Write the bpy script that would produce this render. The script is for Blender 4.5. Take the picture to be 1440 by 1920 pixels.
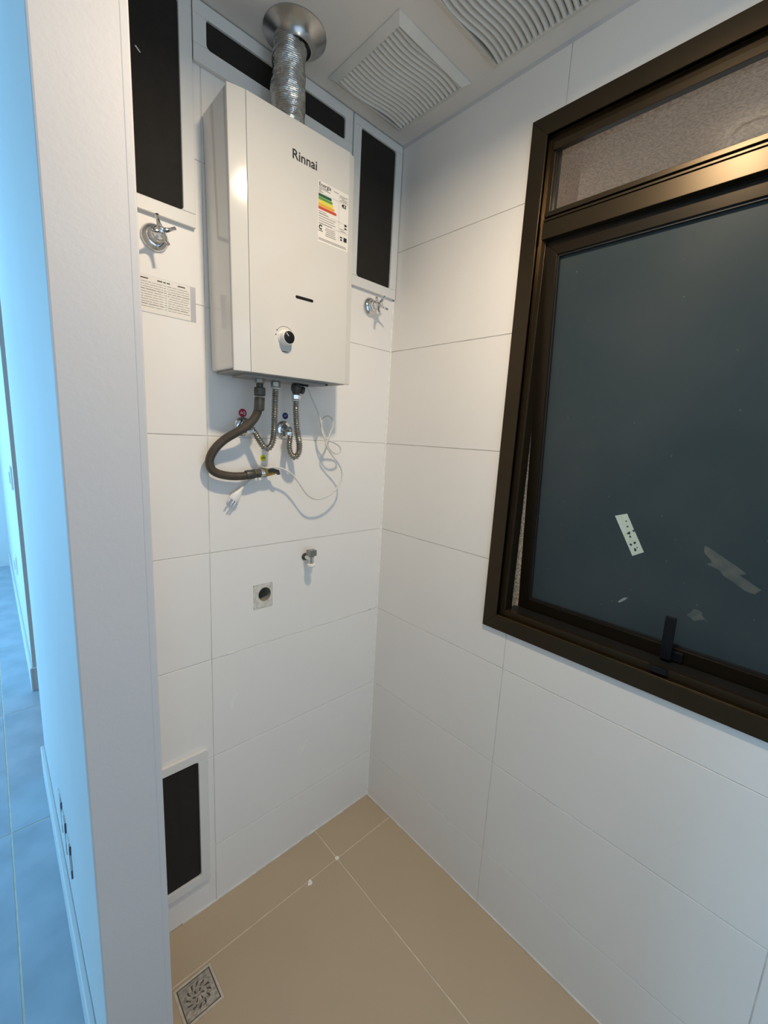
import bpy, bmesh, math, random
from mathutils import Vector, Matrix
random.seed(7)
scene = bpy.context.scene
for o in list(bpy.data.objects):
    bpy.data.objects.remove(o, do_unlink=True)
COL = scene.collection

# ------------------------------------------------------------------ camera
# origin = floor corner below the window wall / heater wall; +x right wall, +y heater wall, metres
cam_d = bpy.data.cameras.new('camera')
cam = bpy.data.objects.new('camera', cam_d)
COL.objects.link(cam)
yaw, pitch, roll = 0.7598, -0.176, 0.0545
F = Vector((math.sin(yaw) * math.cos(pitch), math.cos(yaw) * math.cos(pitch), math.sin(pitch)))
R0 = Vector((math.cos(yaw), -math.sin(yaw), 0))
U0 = R0.cross(F)
Rr = math.cos(roll) * R0 + math.sin(roll) * U0
Ur = -math.sin(roll) * R0 + math.cos(roll) * U0
M = Matrix((Rr, Ur, -F)).transposed().to_4x4()
M.translation = Vector((-1.0144, -1.0785, 1.4278))
cam.matrix_world = M
cam_d.sensor_fit = 'VERTICAL'
cam_d.sensor_height = 24.0
cam_d.lens = 788.55 / 1920 * 24.0
cam_d.clip_start = 0.02
scene.camera = cam

# ------------------------------------------------------------------ world, lights, exposure
world = bpy.data.worlds.new('dusk_sky')
scene.world = world
world.use_nodes = True
bg = world.node_tree.nodes['Background']
bg.inputs['Color'].default_value = (0.50, 0.57, 0.66, 1)
bg.inputs['Strength'].default_value = 1.0

LAMP = Vector((-0.545, -0.775, 2.235))          # bulb of the ceiling lamp
def area_light(name, loc, direction, sx, sy, power, color, shape='RECTANGLE', spread=180):
    l = bpy.data.lights.new(name, 'AREA')
    l.shape = shape
    l.size = sx
    l.size_y = sy
    l.energy = power
    l.color = color
    l.spread = math.radians(spread)
    o = bpy.data.objects.new(name, l)
    o.location = loc
    o.rotation_euler = Vector(direction).to_track_quat('-Z', 'Y').to_euler()
    COL.objects.link(o)
    return o
# daylight coming through the big window of the next room (opening in wall_left)
area_light('window_daylight', (-3.46, 2.4, 1.25), (1, 0, 0), 2.4, 1.9, 172, (0.22, 0.62, 1.0))
# added pale blue fill light behind the viewer, in an added opening in wall_rear
area_light('rear_fill_light', (-0.95, -2.34, 1.3), (0, 1, 0), 1.6, 1.7, 8.2, (0.46, 0.73, 1.0))

scene.view_settings.view_transform = 'Standard'
scene.view_settings.look = 'None'
scene.view_settings.exposure = 0.0
scene.view_settings.gamma = 1.0
scene.view_settings.use_curve_mapping = False

# ------------------------------------------------------------------ materials
MATS = {}
def mat(name, color, rough=0.5, metal=0.0, var=0.0, scale=8.0, bump=0.0, bscale=60.0, coat=0.0, trans=0.0,
        emit=0.0, ecol=None, color2=None, detail=4.0, spec=0.5):
    if name in MATS:
        return MATS[name]
    m = bpy.data.materials.new(name)
    m.use_nodes = True
    nt = m.node_tree
    b = nt.nodes['Principled BSDF']
    b.inputs['Base Color'].default_value = (*color, 1)
    b.inputs['Roughness'].default_value = rough
    b.inputs['Metallic'].default_value = metal
    b.inputs['Coat Weight'].default_value = coat
    b.inputs['Coat Roughness'].default_value = 0.06
    b.inputs['Transmission Weight'].default_value = trans
    b.inputs['Specular IOR Level'].default_value = spec
    if emit:
        b.inputs['Emission Color'].default_value = (*(ecol or color), 1)
        b.inputs['Emission Strength'].default_value = emit
    tc = nt.nodes.new('ShaderNodeTexCoord')
    if var or color2:
        n = nt.nodes.new('ShaderNodeTexNoise')
        n.inputs['Scale'].default_value = scale
        n.inputs['Detail'].default_value = detail
        nt.links.new(tc.outputs['Object'], n.inputs['Vector'])
        r = nt.nodes.new('ShaderNodeValToRGB')
        r.color_ramp.elements[0].position = 0.35
        r.color_ramp.elements[1].position = 0.65
        c1 = color
        c2 = color2 or tuple(max(0, c * (1 - var)) for c in color)
        r.color_ramp.elements[0].color = (*c2, 1)
        r.color_ramp.elements[1].color = (*c1, 1)
        nt.links.new(n.outputs['Fac'], r.inputs['Fac'])
        nt.links.new(r.outputs['Color'], b.inputs['Base Color'])
    if bump:
        n2 = nt.nodes.new('ShaderNodeTexNoise')
        n2.inputs['Scale'].default_value = bscale
        n2.inputs['Detail'].default_value = 6
        nt.links.new(tc.outputs['Object'], n2.inputs['Vector'])
        bp = nt.nodes.new('ShaderNodeBump')
        bp.inputs['Strength'].default_value = bump
        bp.inputs['Distance'].default_value = 0.004
        nt.links.new(n2.outputs['Fac'], bp.inputs['Height'])
        nt.links.new(bp.outputs['Normal'], b.inputs['Normal'])
    MATS[name] = m
    return m

TILE = mat('wall_tile_glaze', (0.86, 0.835, 0.80), 0.42, var=0.03, scale=3, bump=0.03, bscale=25)
GROUT = mat('wall_grout', (0.80, 0.77, 0.71), 0.9, var=0.22, scale=18, bump=0.3, bscale=200)
PAINT = mat('white_paint', (0.60, 0.585, 0.59), 0.6, var=0.03, scale=4, bump=0.08, bscale=120)
CEILP = mat('ceiling_paint', (0.78, 0.74, 0.69), 0.75, var=0.04, scale=5, bump=0.08, bscale=160)
FTILE = mat('beige_porcelain', (0.49, 0.385, 0.265), 0.38, var=0.06, scale=2.5, bump=0.02, bscale=60)
DUSTY_BLUELIT = mat('dusty_bluelit_porcelain', (0.38, 0.42, 0.48), 0.35, color2=(0.29, 0.33, 0.38), scale=6, bump=0.02)  # dusty grey tile, with the corridor's blue daylight tinted into the colour
FGROUT = mat('floor_grout', (0.72, 0.62, 0.48), 0.9, var=0.2, scale=30)
BRONZE = mat('bronze_anodised', (0.055, 0.040, 0.023), 0.33, 0.75, var=0.12, scale=6)
SASHM = mat('bronze_sash_shaded', (0.034, 0.025, 0.015), 0.30, 0.7, var=0.1, scale=6)  # same bronze as the frame, its dark reflections put into the colour
LIPM = mat('bronze_edge_glint', (0.20, 0.14, 0.07), 0.28, 1.0, var=0.1, scale=20)  # lighter bronze: the bright glint along the lip is put into the colour
RUBBERK = mat('black_gasket_and_groove', (0.012, 0.012, 0.012), 0.5, var=0.3)
BLACKP = mat('black_plastic', (0.006, 0.007, 0.010), 0.5, var=0.2, spec=0.25)
ENAMEL = mat('heater_enamel', (0.68, 0.66, 0.62), 0.085, coat=0.0, var=0.015, scale=2)
ENAMELS = mat('heater_case_enamel', (0.74, 0.73, 0.70), 0.10, coat=0.6, var=0.015, scale=2)
ALU = mat('white_aluminium', (0.76, 0.75, 0.72), 0.4, var=0.03)
GRILLE = mat('aged_white_plastic', (0.76, 0.73, 0.67), 0.5, var=0.08, scale=14)
CHROME = mat('chrome', (0.72, 0.72, 0.72), 0.10, 1.0, var=0.05)
STEEL = mat('stainless', (0.55, 0.54, 0.52), 0.28, 1.0, var=0.15, scale=30)
HOSEM = mat('corrugated_steel', (0.46, 0.44, 0.40), 0.30, 1.0, var=0.05, scale=20)
STEELD = mat('dull_steel', (0.45, 0.43, 0.39), 0.33, 1.0, var=0.3, scale=40)
FOIL = mat('aluminium_foil', (0.60, 0.59, 0.56), 0.26, 1.0, var=0.25, scale=30, bump=0.8, bscale=70)
GASR = mat('gas_hose_rubber', (0.075, 0.056, 0.036), 0.42, var=0.35, scale=45, bump=0.3, bscale=350)
DARKM = mat('dark_iron', (0.10, 0.095, 0.085), 0.45, 0.6, var=0.3, scale=60)
BRASS = mat('brass', (0.62, 0.42, 0.14), 0.3, 1.0, var=0.3, scale=40)
WHITEP = mat('white_plastic', (0.82, 0.81, 0.78), 0.35, var=0.03)
CABLE = mat('grey_white_cable', (0.70, 0.69, 0.65), 0.45, var=0.08, scale=30)
PAPER = mat('label_paper', (0.84, 0.80, 0.74), 0.5, var=0.03)
INK = mat('black_ink', (0.02, 0.02, 0.022), 0.5, var=0.2)
INKG = mat('grey_ink', (0.30, 0.28, 0.26), 0.6, var=0.3, scale=400)
RED = mat('red_vinyl', (0.48, 0.015, 0.06), 0.35, var=0.05)
BLUE = mat('blue_vinyl', (0.015, 0.02, 0.12), 0.35, var=0.05)
YEL = mat('yellow_vinyl', (0.75, 0.68, 0.02), 0.4, var=0.05)
E_DG = mat('energy_dark_green', (0.01, 0.10, 0.05), 0.5, var=0.1)
E_G = mat('energy_green', (0.12, 0.32, 0.06), 0.5, var=0.1)
E_Y = mat('energy_yellow', (0.80, 0.66, 0.05), 0.5, var=0.1)
E_O = mat('energy_orange', (0.80, 0.42, 0.03), 0.5, var=0.1)
E_R = mat('energy_red', (0.60, 0.07, 0.03), 0.5, var=0.1)
PVC = mat('grey_pvc', (0.36, 0.35, 0.30), 0.55, var=0.2, scale=40)
PUTTY = mat('cement_patch', (0.76, 0.73, 0.66), 0.9, color2=(0.55, 0.53, 0.47), scale=70, bump=0.8, bscale=180)
SMEAR = mat('putty_smear', (0.90, 0.88, 0.82), 0.85, var=0.1, scale=60)
STUCCO = mat('stucco', (0.74, 0.51, 0.34), 0.95, color2=(0.50, 0.335, 0.215), scale=150, bump=1.0, bscale=220, detail=8)
SPECK = mat('granular_stucco', (0.85, 0.72, 0.52), 0.95, color2=(0.20, 0.17, 0.12), scale=170, bump=1.0, bscale=170)
BULB = mat('bulb_glass', (1.0, 0.93, 0.82), 0.4, emit=26.0, ecol=(1.0, 0.86, 0.66), var=0.02)
CLEAR = mat('clear_glass', (0.96, 0.97, 0.95), 0.02, trans=1.0, var=0.01)
HOLE = mat('box_interior', (0.16, 0.16, 0.17), 0.9, var=0.3, scale=40)

def screen_material():
    m = mat('insect_screen', (0.022, 0.019, 0.016), 0.7, var=0.15, scale=20, spec=0.25)
    nt = m.node_tree
    b = nt.nodes['Principled BSDF']
    tc = nt.nodes.new('ShaderNodeTexCoord')
    bp = nt.nodes.new('ShaderNodeBump')
    ad = nt.nodes.new('ShaderNodeMath')
    for d in ('X', 'Z'):
        w = nt.nodes.new('ShaderNodeTexWave')
        w.bands_direction = d
        w.inputs['Scale'].default_value = 160
        nt.links.new(tc.outputs['Object'], w.inputs['Vector'])
        nt.links.new(w.outputs['Fac'], ad.inputs[0 if d == 'X' else 1])
    bp.inputs['Distance'].default_value = 0.0004
    bp.inputs['Strength'].default_value = 0.5
    nt.links.new(ad.outputs[0], bp.inputs['Height'])
    nt.links.new(bp.outputs['Normal'], b.inputs['Normal'])
    return m
SCREEN = screen_material()

def frosted_material():
    m = bpy.data.materials.new('frosted_glass')
    m.use_nodes = True
    nt = m.node_tree
    b = nt.nodes['Principled BSDF']
    b.inputs['Roughness'].default_value = 0.42
    b.inputs['Transmission Weight'].default_value = 0.35
    b.inputs['IOR'].default_value = 1.3
    tc = nt.nodes.new('ShaderNodeTexCoord')
    n = nt.nodes.new('ShaderNodeTexNoise')
    n.inputs['Scale'].default_value = 5
    n.inputs['Detail'].default_value = 5
    r = nt.nodes.new('ShaderNodeValToRGB')
    r.color_ramp.elements[0].position = 0.35
    r.color_ramp.elements[1].position = 0.7
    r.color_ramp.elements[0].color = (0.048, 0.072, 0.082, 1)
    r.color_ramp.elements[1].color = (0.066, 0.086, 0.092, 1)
    nt.links.new(tc.outputs['Object'], n.inputs['Vector'])
    nt.links.new(n.outputs['Fac'], r.inputs['Fac'])
    # dust specks
    v = nt.nodes.new('ShaderNodeTexVoronoi')
    v.inputs['Scale'].default_value = 26
    nt.links.new(tc.outputs['Object'], v.inputs['Vector'])
    lt = nt.nodes.new('ShaderNodeMath')
    lt.operation = 'LESS_THAN'
    lt.inputs[1].default_value = 0.05
    nt.links.new(v.outputs['Distance'], lt.inputs[0])
    mx = nt.nodes.new('ShaderNodeMix')
    mx.data_type = 'RGBA'
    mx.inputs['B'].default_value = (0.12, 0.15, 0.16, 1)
    nt.links.new(lt.outputs[0], mx.inputs['Factor'])
    nt.links.new(r.outputs['Color'], mx.inputs['A'])
    nt.links.new(mx.outputs['Result'], b.inputs['Base Color'])
    return m
FROST = frosted_material()

# ------------------------------------------------------------------ mesh helpers
class MB:
    """collects vertices and faces of ONE mesh"""
    def __init__(s):
        s.v = []
        s.f = []
    def add(s, vs, fs):
        n = len(s.v)
        s.v += [tuple(p) for p in vs]
        s.f += [tuple(i + n for i in f) for f in fs]
        return s
    def box(s, a, b):
        x0, y0, z0 = (min(a[i], b[i]) for i in range(3))
        x1, y1, z1 = (max(a[i], b[i]) for i in range(3))
        return s.add([(x0, y0, z0), (x1, y0, z0), (x1, y1, z0), (x0, y1, z0), (x0, y0, z1), (x1, y0, z1), (x1, y1, z1), (x0, y1, z1)],
                     [(0, 3, 2, 1), (4, 5, 6, 7), (0, 1, 5, 4), (1, 2, 6, 5), (2, 3, 7, 6), (3, 0, 4, 7)])
    def lathe(s, prof, origin, axis, n=24, cap=True):
        """prof: list of (distance along axis, radius)"""
        ax = Vector(axis).normalized()
        t = Vector((0, 0, 1)) if abs(ax.z) < 0.9 else Vector((1, 0, 0))
        e1 = ax.cross(t).normalized()
        e2 = ax.cross(e1)
        o = Vector(origin)
        vs, fs = [], []
        for d, r in prof:
            for i in range(n):
                a = 2 * math.pi * i / n
                vs.append(o + ax * d + (e1 * math.cos(a) + e2 * math.sin(a)) * r)
        for k in range(len(prof) - 1):
            for i in range(n):
                j = (i + 1) % n
                fs.append((k * n + i, k * n + j, (k + 1) * n + j, (k + 1) * n + i))
        if cap:
            fs.append(tuple(range(n - 1, -1, -1)))
            fs.append(tuple((len(prof) - 1) * n + i for i in range(n)))
        return s.add(vs, fs)
    def tube(s, pts, rad, n=10, cap=True):
        """rad: number or function(index, length so far)"""
        pts = [Vector(p) for p in pts]
        T = []
        for i in range(len(pts)):
            a = pts[max(0, i - 1)]
            b = pts[min(len(pts) - 1, i + 1)]
            T.append((b - a).normalized())
        nrm = T[0].orthogonal().normalized()
        vs, fs = [], []
        L = 0
        for i, p in enumerate(pts):
            if i:
                L += (p - pts[i - 1]).length
            nrm = (nrm - T[i] * nrm.dot(T[i])).normalized()
            bn = T[i].cross(nrm)
            r = rad(i, L) if callable(rad) else rad
            for k in range(n):
                a = 2 * math.pi * k / n
                vs.append(p + (nrm * math.cos(a) + bn * math.sin(a)) * r)
        for i in range(len(pts) - 1):
            for k in range(n):
                j = (k + 1) % n
                fs.append((i * n + k, i * n + j, (i + 1) * n + j, (i + 1) * n + k))
        if cap:
            fs.append(tuple(range(n - 1, -1, -1)))
            fs.append(tuple((len(pts) - 1) * n + k for k in range(n)))
        return s.add(vs, fs)
    def prism(s, poly, a, b, mapf):
        """poly: list of (u, v); a..b extrusion; mapf(u, v, w)"""
        n = len(poly)
        vs = [mapf(u, v, a) for u, v in poly] + [mapf(u, v, b) for u, v in poly]
        fs = [tuple(range(n - 1, -1, -1)), tuple(range(n, 2 * n))]
        fs += [(i, (i + 1) % n, n + (i + 1) % n, n + i) for i in range(n)]
        return s.add(vs, fs)
    def mesh(s, name, material, smooth=False):
        me = bpy.data.meshes.new(name)
        me.from_pydata(s.v, [], s.f)
        bm = bmesh.new()
        bm.from_mesh(me)
        bmesh.ops.recalc_face_normals(bm, faces=bm.faces)
        bm.to_mesh(me)
        bm.free()
        if smooth:
            for p in me.polygons:
                p.use_smooth = True
            try:
                me.set_sharp_from_angle(angle=math.radians(35))
            except Exception:
                pass
        me.materials.append(material)
        return me
    def build(s, name, material, parent=None, smooth=False, bevel=0.0, loc=None):
        return link(name, s.mesh(name, material, smooth), parent, bevel, loc)

def link(name, me, parent=None, bevel=0.0, loc=None):
    o = bpy.data.objects.new(name, me)
    COL.objects.link(o)
    if parent:
        o.parent = parent
    if loc is not None:
        o.location = loc
    if bevel:
        b = o.modifiers.new('edge', 'BEVEL')
        b.width = bevel
        b.segments = 2
        b.limit_method = 'ANGLE'
        b.angle_limit = math.radians(40)
    return o

def empty(name, loc=(0, 0, 0), rot=(0, 0, 0)):
    o = bpy.data.objects.new(name, None)
    o.empty_display_size = 0.05
    o.location = loc
    o.rotation_euler = rot
    COL.objects.link(o)
    return o

def tag(o, label=None, cat=None, group=None, kind=None):
    if label:
        o['label'] = label
    if cat:
        o['category'] = cat
    if group:
        o['group'] = group
    if kind:
        o['kind'] = kind
    return o

def struct(o, label, cat):
    return tag(o, label, cat, kind='structure')

def spline(pts, step=0.004):
    """Catmull-Rom through the points, resampled evenly"""
    P = [Vector(p) for p in pts]
    P = [P[0] * 2 - P[1]] + P + [P[-1] * 2 - P[-2]]
    out = []
    for i in range(1, len(P) - 2):
        p0, p1, p2, p3 = P[i - 1:i + 3]
        for k in range(24):
            t = k / 24
            out.append(0.5 * ((2 * p1) + (p2 - p0) * t + (2 * p0 - 5 * p1 + 4 * p2 - p3) * t * t + (3 * p1 - p0 - 3 * p2 + p3) * t ** 3))
    out.append(P[-2])
    res = [out[0]]
    acc = 0
    for a, b in zip(out, out[1:]):
        d = (b - a).length
        while d > 0 and acc + d >= step:
            t = (step - acc) / d
            a = a.lerp(b, t)
            d = (b - a).length
            res.append(a)
            acc = 0
        acc += d
    return res

def rects_minus(rect, holes):
    """split rect (u0, v0, u1, v1) around holes"""
    out = [rect]
    for h in holes:
        nxt = []
        for r in out:
            u0, v0, u1, v1 = r
            a0, b0, a1, b1 = max(u0, h[0]), max(v0, h[1]), min(u1, h[2]), min(v1, h[3])
            if a0 >= a1 or b0 >= b1:
                nxt.append(r)
                continue
            if a0 > u0:
                nxt.append((u0, v0, a0, v1))
            if a1 < u1:
                nxt.append((a1, v0, u1, v1))
            if b0 > v0:
                nxt.append((a0, v0, a1, b0))
            if b1 < v1:
                nxt.append((a0, b1, a1, v1))
        out = nxt
    return out

def slab(mapf, rect, w0, w1, holes=()):
    mb = MB()
    for u0, v0, u1, v1 in rects_minus(rect, holes):
        mb.prism([(u0, v0), (u1, v0), (u1, v1), (u0, v1)], w0, w1, mapf)
    return mb

TILE_CACHE = {}
def tile(parent, mapf, key, rect, holes, mats, gap=0.0024, depth=0.0016, cham=0.0006, name='tile', maporg=None):
    u0, v0, u1, v1 = rect
    u0 += gap / 2; v0 += gap / 2; u1 -= gap / 2; v1 -= gap / 2
    parts = rects_minus((u0, v0, u1, v1), holes)
    if len(parts) == 1 and parts[0] == (u0, v0, u1, v1):
        k = (key, round(u1 - u0, 4), round(v1 - v0, 4))
        if k not in TILE_CACHE:
            w, h, c = u1 - u0, v1 - v0, cham
            vs = [mapf(*p) for p in ((0, 0, -depth), (w, 0, -depth), (w, h, -depth), (0, h, -depth),
                                     (0, 0, -c), (w, 0, -c), (w, h, -c), (0, h, -c),
                                     (c, c, 0), (w - c, c, 0), (w - c, h - c, 0), (c, h - c, 0))]
            o0 = mapf(0, 0, 0)
            vs = [tuple(a - b for a, b in zip(v, o0)) for v in vs]
            fs = [(0, 3, 2, 1), (8, 9, 10, 11)]
            for i in range(4):
                j = (i + 1) % 4
                fs += [(i, j, 4 + j, 4 + i), (4 + i, 4 + j, 8 + j, 8 + i)]
            TILE_CACHE[k] = MB().add(vs, fs).mesh(name, mats)
        o = link(name, TILE_CACHE[k], parent)
        o.location = mapf(u0, v0, 0)
        return o
    mb = MB()
    for a, b, c_, d in parts:
        mb.prism([(a, b), (c_, b), (c_, d), (a, d)], -depth, 0, mapf)
    return mb.build(name, mats, parent)

# maps: (u along the wall away from the corner, v up, w out into the room)
BACK = lambda u, v, w: (-u, -w, v)
RIGHT = lambda u, v, w: (-w, -u, v)
FLOOR = lambda u, v, w: (-u, v, w)
ZC = 2.31
ROWS = [0.0] + [0.1984 + 0.302 * i for i in range(7)] + [ZC]

# ------------------------------------------------------------------ setting: tiled laundry corner
HOLE_R = (0.4285, 0.9145, 0.489, 0.989)
wall_back = slab(BACK, (0.0, 0.0, 0.831, ZC), -0.12, -0.0016, [(0.430, 0.916, 0.4875, 0.9875)]).build('wall_back', GROUT)
struct(wall_back, 'white tiled wall behind the water heater', 'wall')
cols_b = [0.0015, 0.6099, 0.831]
for i in range(len(cols_b) - 1):
    for j in range(len(ROWS) - 1):
        tile(wall_back, BACK, 'b', (cols_b[i], ROWS[j], cols_b[i + 1], ROWS[j + 1]), [HOLE_R], TILE)

WIN = (0.470, 0.925, 1.315, 2.165)               # rough opening in the right wall (u, v)
wall_right = slab(RIGHT, (-0.12, 0.0, 2.3, ZC), -0.006, -0.0016, [WIN]).build('wall_right', GROUT)
struct(wall_right, 'white tiled wall that holds the dark framed window', 'wall')
cols_r = [0.0015, 0.5316, 1.1434, 1.755, 2.3]
for i in range(len(cols_r) - 1):
    for j in range(len(ROWS) - 1):
        r = (cols_r[i], ROWS[j], cols_r[i + 1], ROWS[j + 1])
        if rects_minus(r, [WIN]):
            tile(wall_right, RIGHT, 'r', r, [WIN], TILE)

# floor: beige 80 x 80 cm porcelain, continuous into the corridor
floor = MB().box((-3.5, -2.3, -0.08), (0.0, 4.35, -0.0012)).build('floor', FGROUT)
struct(floor, 'beige porcelain tiled floor with pale joints', 'floor')
fx = [0.0, 0.2500, 1.0600, 1.87, 2.68, 3.5]
fy = [-2.3, -1.755, -0.945, -0.1350, 0.667, 1.472, 2.277, 3.08, 3.89, 4.35]
DRAIN = (0.683, -0.2395, 0.779, -0.1415)
for i in range(len(fx) - 1):
    for j in range(len(fy) - 1):
        spans = [(fx[i], fx[i + 1], FTILE if fy[j] < -0.2 or i == 0 else DUSTY_BLUELIT)]
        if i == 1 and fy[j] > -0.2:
            spans = [(0.25, 0.88, FTILE), (0.88, 1.06, DUSTY_BLUELIT)]     # cut under the partition
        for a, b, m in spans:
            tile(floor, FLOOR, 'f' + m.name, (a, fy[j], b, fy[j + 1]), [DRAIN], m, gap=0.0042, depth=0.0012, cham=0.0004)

ceiling = MB().box((-3.5, -2.3, ZC), (0.12, 4.35, ZC + 0.08)).build('ceiling', CEILP)
struct(ceiling, 'plain white plasterboard ceiling', 'ceiling')
cv = MB().prism([(0.0, ZC), (0.005, ZC), (0.0, ZC - 0.007)], -2.3, 0.0, lambda u, v, w: (-u, w, v)).build('trim_1', PAINT)
struct(cv, 'thin white caulk line where the ceiling meets the window wall', 'trim')

# partition stub beside the camera and the corridor walls behind it
part = MB().box((-0.94, -0.345, 0), (-0.831, 0.93, ZC)).build('wall_partition', PAINT, bevel=0.003)
struct(part, 'white painted end of the partition beside the laundry niche', 'wall')
bead = MB().box((-0.8435, -0.3455, 0), (-0.8305, -0.340, ZC)).build('trim_2', PAINT, bevel=0.0025)
struct(bead, 'raised corner strip on the inner edge of the partition', 'trim')
far = MB().box((-0.93, 1.64, 0), (-0.82, 4.25, ZC)).build('wall_corridor', PAINT)
struct(far, 'blue lit corridor wall beyond the doorway', 'wall')
head = MB().box((-0.93, 0.93, 2.12), (-0.83, 1.64, ZC)).build('wall_header', PAINT)
struct(head, 'wall piece above the corridor doorway', 'wall')
endw = MB().box((-3.5, 4.25, 0), (0.1, 4.35, ZC)).build('wall_end', PAINT)
struct(endw, 'far end wall of the blue lit room', 'wall')
inner = MB().box((-0.83, 0.12, 0), (-0.72, 0.93, ZC)).build('wall_inner', PAINT)
struct(inner, 'wall behind the partition inside the doorway', 'wall')
LW = lambda u, v, w: (-3.4 - w, u, v)
leftw = slab(LW, (-2.3, 0, 4.25, ZC), 0.0, 0.12, [(1.2, 0.3, 3.6, 2.2)]).build('wall_left', PAINT)
struct(leftw, 'far wall of the next room with its daylight window', 'wall')
rear = slab(lambda u, v, w: (u, -2.2 - w, v), (-3.4, 0.0, 0.0, ZC), 0.0, 0.1, [(-1.75, 0.45, -0.15, 2.15)]).build('wall_rear', PAINT)
struct(rear, 'white wall behind the viewer with an added opening for the fill light', 'wall')
bbn = MB().box((-0.953, -0.345, 0), (-0.94, 0.93, 0.12)).build('baseboard_near', PAINT, bevel=0.003)
struct(bbn, 'white baseboard along the near corridor wall', 'baseboard')
bbf = MB().box((-0.942, 1.628, 0), (-0.93, 4.25, 0.13))
bbf.box((-0.93, 1.628, 0), (-0.82, 1.64, 0.13))
bbf = bbf.build('baseboard_far', PAINT, bevel=0.003)
struct(bbf, 'white baseboard along the far corridor wall', 'baseboard')

# outside the window: thick stuccoed wall with its reveal, balcony slab above
OUT = (0.488, 0.945, 1.302, 2.145)
ext = slab(RIGHT, (-0.6, -0.3, 2.6, 2.5), -0.20, -0.031, [OUT]).build('wall_exterior', STUCCO)
struct(ext, 'stuccoed outer wall around the window', 'wall')
rev = MB().box((0.031, -0.4892, 0.945), (0.2, -0.487, 1.90)).build('trim_3', SPECK)
struct(rev, 'rough granular stucco strip of the window reveal', 'trim')
soffit = MB().box((0.20, -2.6, 2.145), (1.5, 0.6, 2.30)).build('ceiling_exterior', STUCCO)
struct(soffit, 'rough brown stucco slab outside above the window', 'ceiling')

# ------------------------------------------------------------------ window_1
win = empty('window_1', (0, -0.886, 0.912))
struct(win, 'dark bronze awning window with frosted pane and top light', 'window')
def wpart(name, mb, m, parent=win, bevel=0.0, smooth=False):
    o = mb.build(name, m, parent, bevel=bevel, smooth=smooth)
    if parent is win:
        o.matrix_parent_inverse = Matrix.Translation((0, 0.886, -0.912))
    return o
YA, YB, ZA, ZB = -0.457, -1.316, 0.912, 2.178       # casing outline
cw = 0.041
def mitre_ring(y0, y1, z0, z1, w, x0, x1, name, m, bevel=0.0008):
    quads = [[(y0, z0), (y0, z1), (y0 - w, z1 - w), (y0 - w, z0 + w)],
             [(y1, z0), (y1, z1), (y1 + w, z1 - w), (y1 + w, z0 + w)],
             [(y0, z0), (y1, z0), (y1 + w, z0 + w), (y0 - w, z0 + w)],
             [(y0, z1), (y1, z1), (y1 + w, z1 - w), (y0 - w, z1 - w)]]
    for q in quads:
        wpart(name, MB().prism(q, x0, x1, lambda u, v, w_: (w_, u, v)), m, bevel=bevel)
mitre_ring(YA, YB, ZA, ZB, cw, -0.008, 0.004, 'casing', BRONZE)
mitre_ring(YA - 0.012, YB + 0.012, ZA + 0.014, ZB - 0.014, 0.044, 0.012, 0.030, 'frame_rail', BRONZE)
mitre_ring(YA - cw + 0.004, YB + cw - 0.004, ZA + cw - 0.002, ZB - cw + 0.004, 0.004, -0.005, 0.014, 'frame_lip', LIPM, 0.0012)
# transom between top light and sash
wpart('sill', MB().box((0.030, YA - 0.045, 0.936), (0.084, YB + 0.045, 0.9635)), RUBBERK, bevel=0.001)
for ya, yb in ((YA - 0.03, YA - 0.056), (YB + 0.03, YB + 0.056)):
    wpart('jamb_liner', MB().box((0.030, ya, 0.95), (0.046, yb, 2.12)), BRONZE)
wpart('transom', MB().box((-0.001, YA - 0.05, 1.913), (0.030, YB + 0.05, 1.9505)), BRONZE, bevel=0.001)
wpart('transom_rib', MB().box((-0.001, YA - 0.05, 1.9525), (0.030, YB + 0.05, 1.9575)), BRONZE, bevel=0.0008)
wpart('transom_bead', MB().box((0.001, YA - 0.05, 1.9625), (0.030, YB + 0.05, 1.973)), BRONZE, bevel=0.001)
wpart('transom_groove', MB().box((0.012, YA - 0.05, 1.950), (0.029, YB + 0.05, 1.963)), RUBBERK)  # bronze groove floor in black, the shade of the recess painted in
wpart('head_bead', MB().box((0.006, YA - 0.052, 2.106), (0.022, YB + 0.052, 2.122)), BRONZE, bevel=0.001)
wpart('gasket', MB().box((0.020, YA - 0.053, 1.904), (0.044, YB + 0.053, 1.914)), RUBBERK)
wpart('top_pane', MB().box((0.022, YA - 0.053, 1.970), (0.026, YB + 0.053, 2.118)), CLEAR)
# sash: hinged at the top, pushed a little outward at the bottom
HZ = 1.938
sash = empty('sash')
sash.parent = win
sash.location = (0.016, 0.0, HZ - 0.912)
sash.rotation_euler = (0, -math.radians(4.2), 0)
sy0, sy1, sb = 0.376, -0.376, -0.985
st = 0.031
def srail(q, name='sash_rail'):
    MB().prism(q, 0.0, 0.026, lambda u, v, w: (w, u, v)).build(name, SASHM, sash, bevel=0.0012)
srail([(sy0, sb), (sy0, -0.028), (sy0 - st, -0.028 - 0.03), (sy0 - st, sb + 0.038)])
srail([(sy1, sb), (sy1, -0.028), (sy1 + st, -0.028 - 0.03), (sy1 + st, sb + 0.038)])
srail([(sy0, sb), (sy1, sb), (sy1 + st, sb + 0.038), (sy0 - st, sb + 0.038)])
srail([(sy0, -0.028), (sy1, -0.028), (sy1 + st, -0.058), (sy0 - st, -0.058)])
gk = MB()
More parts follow.
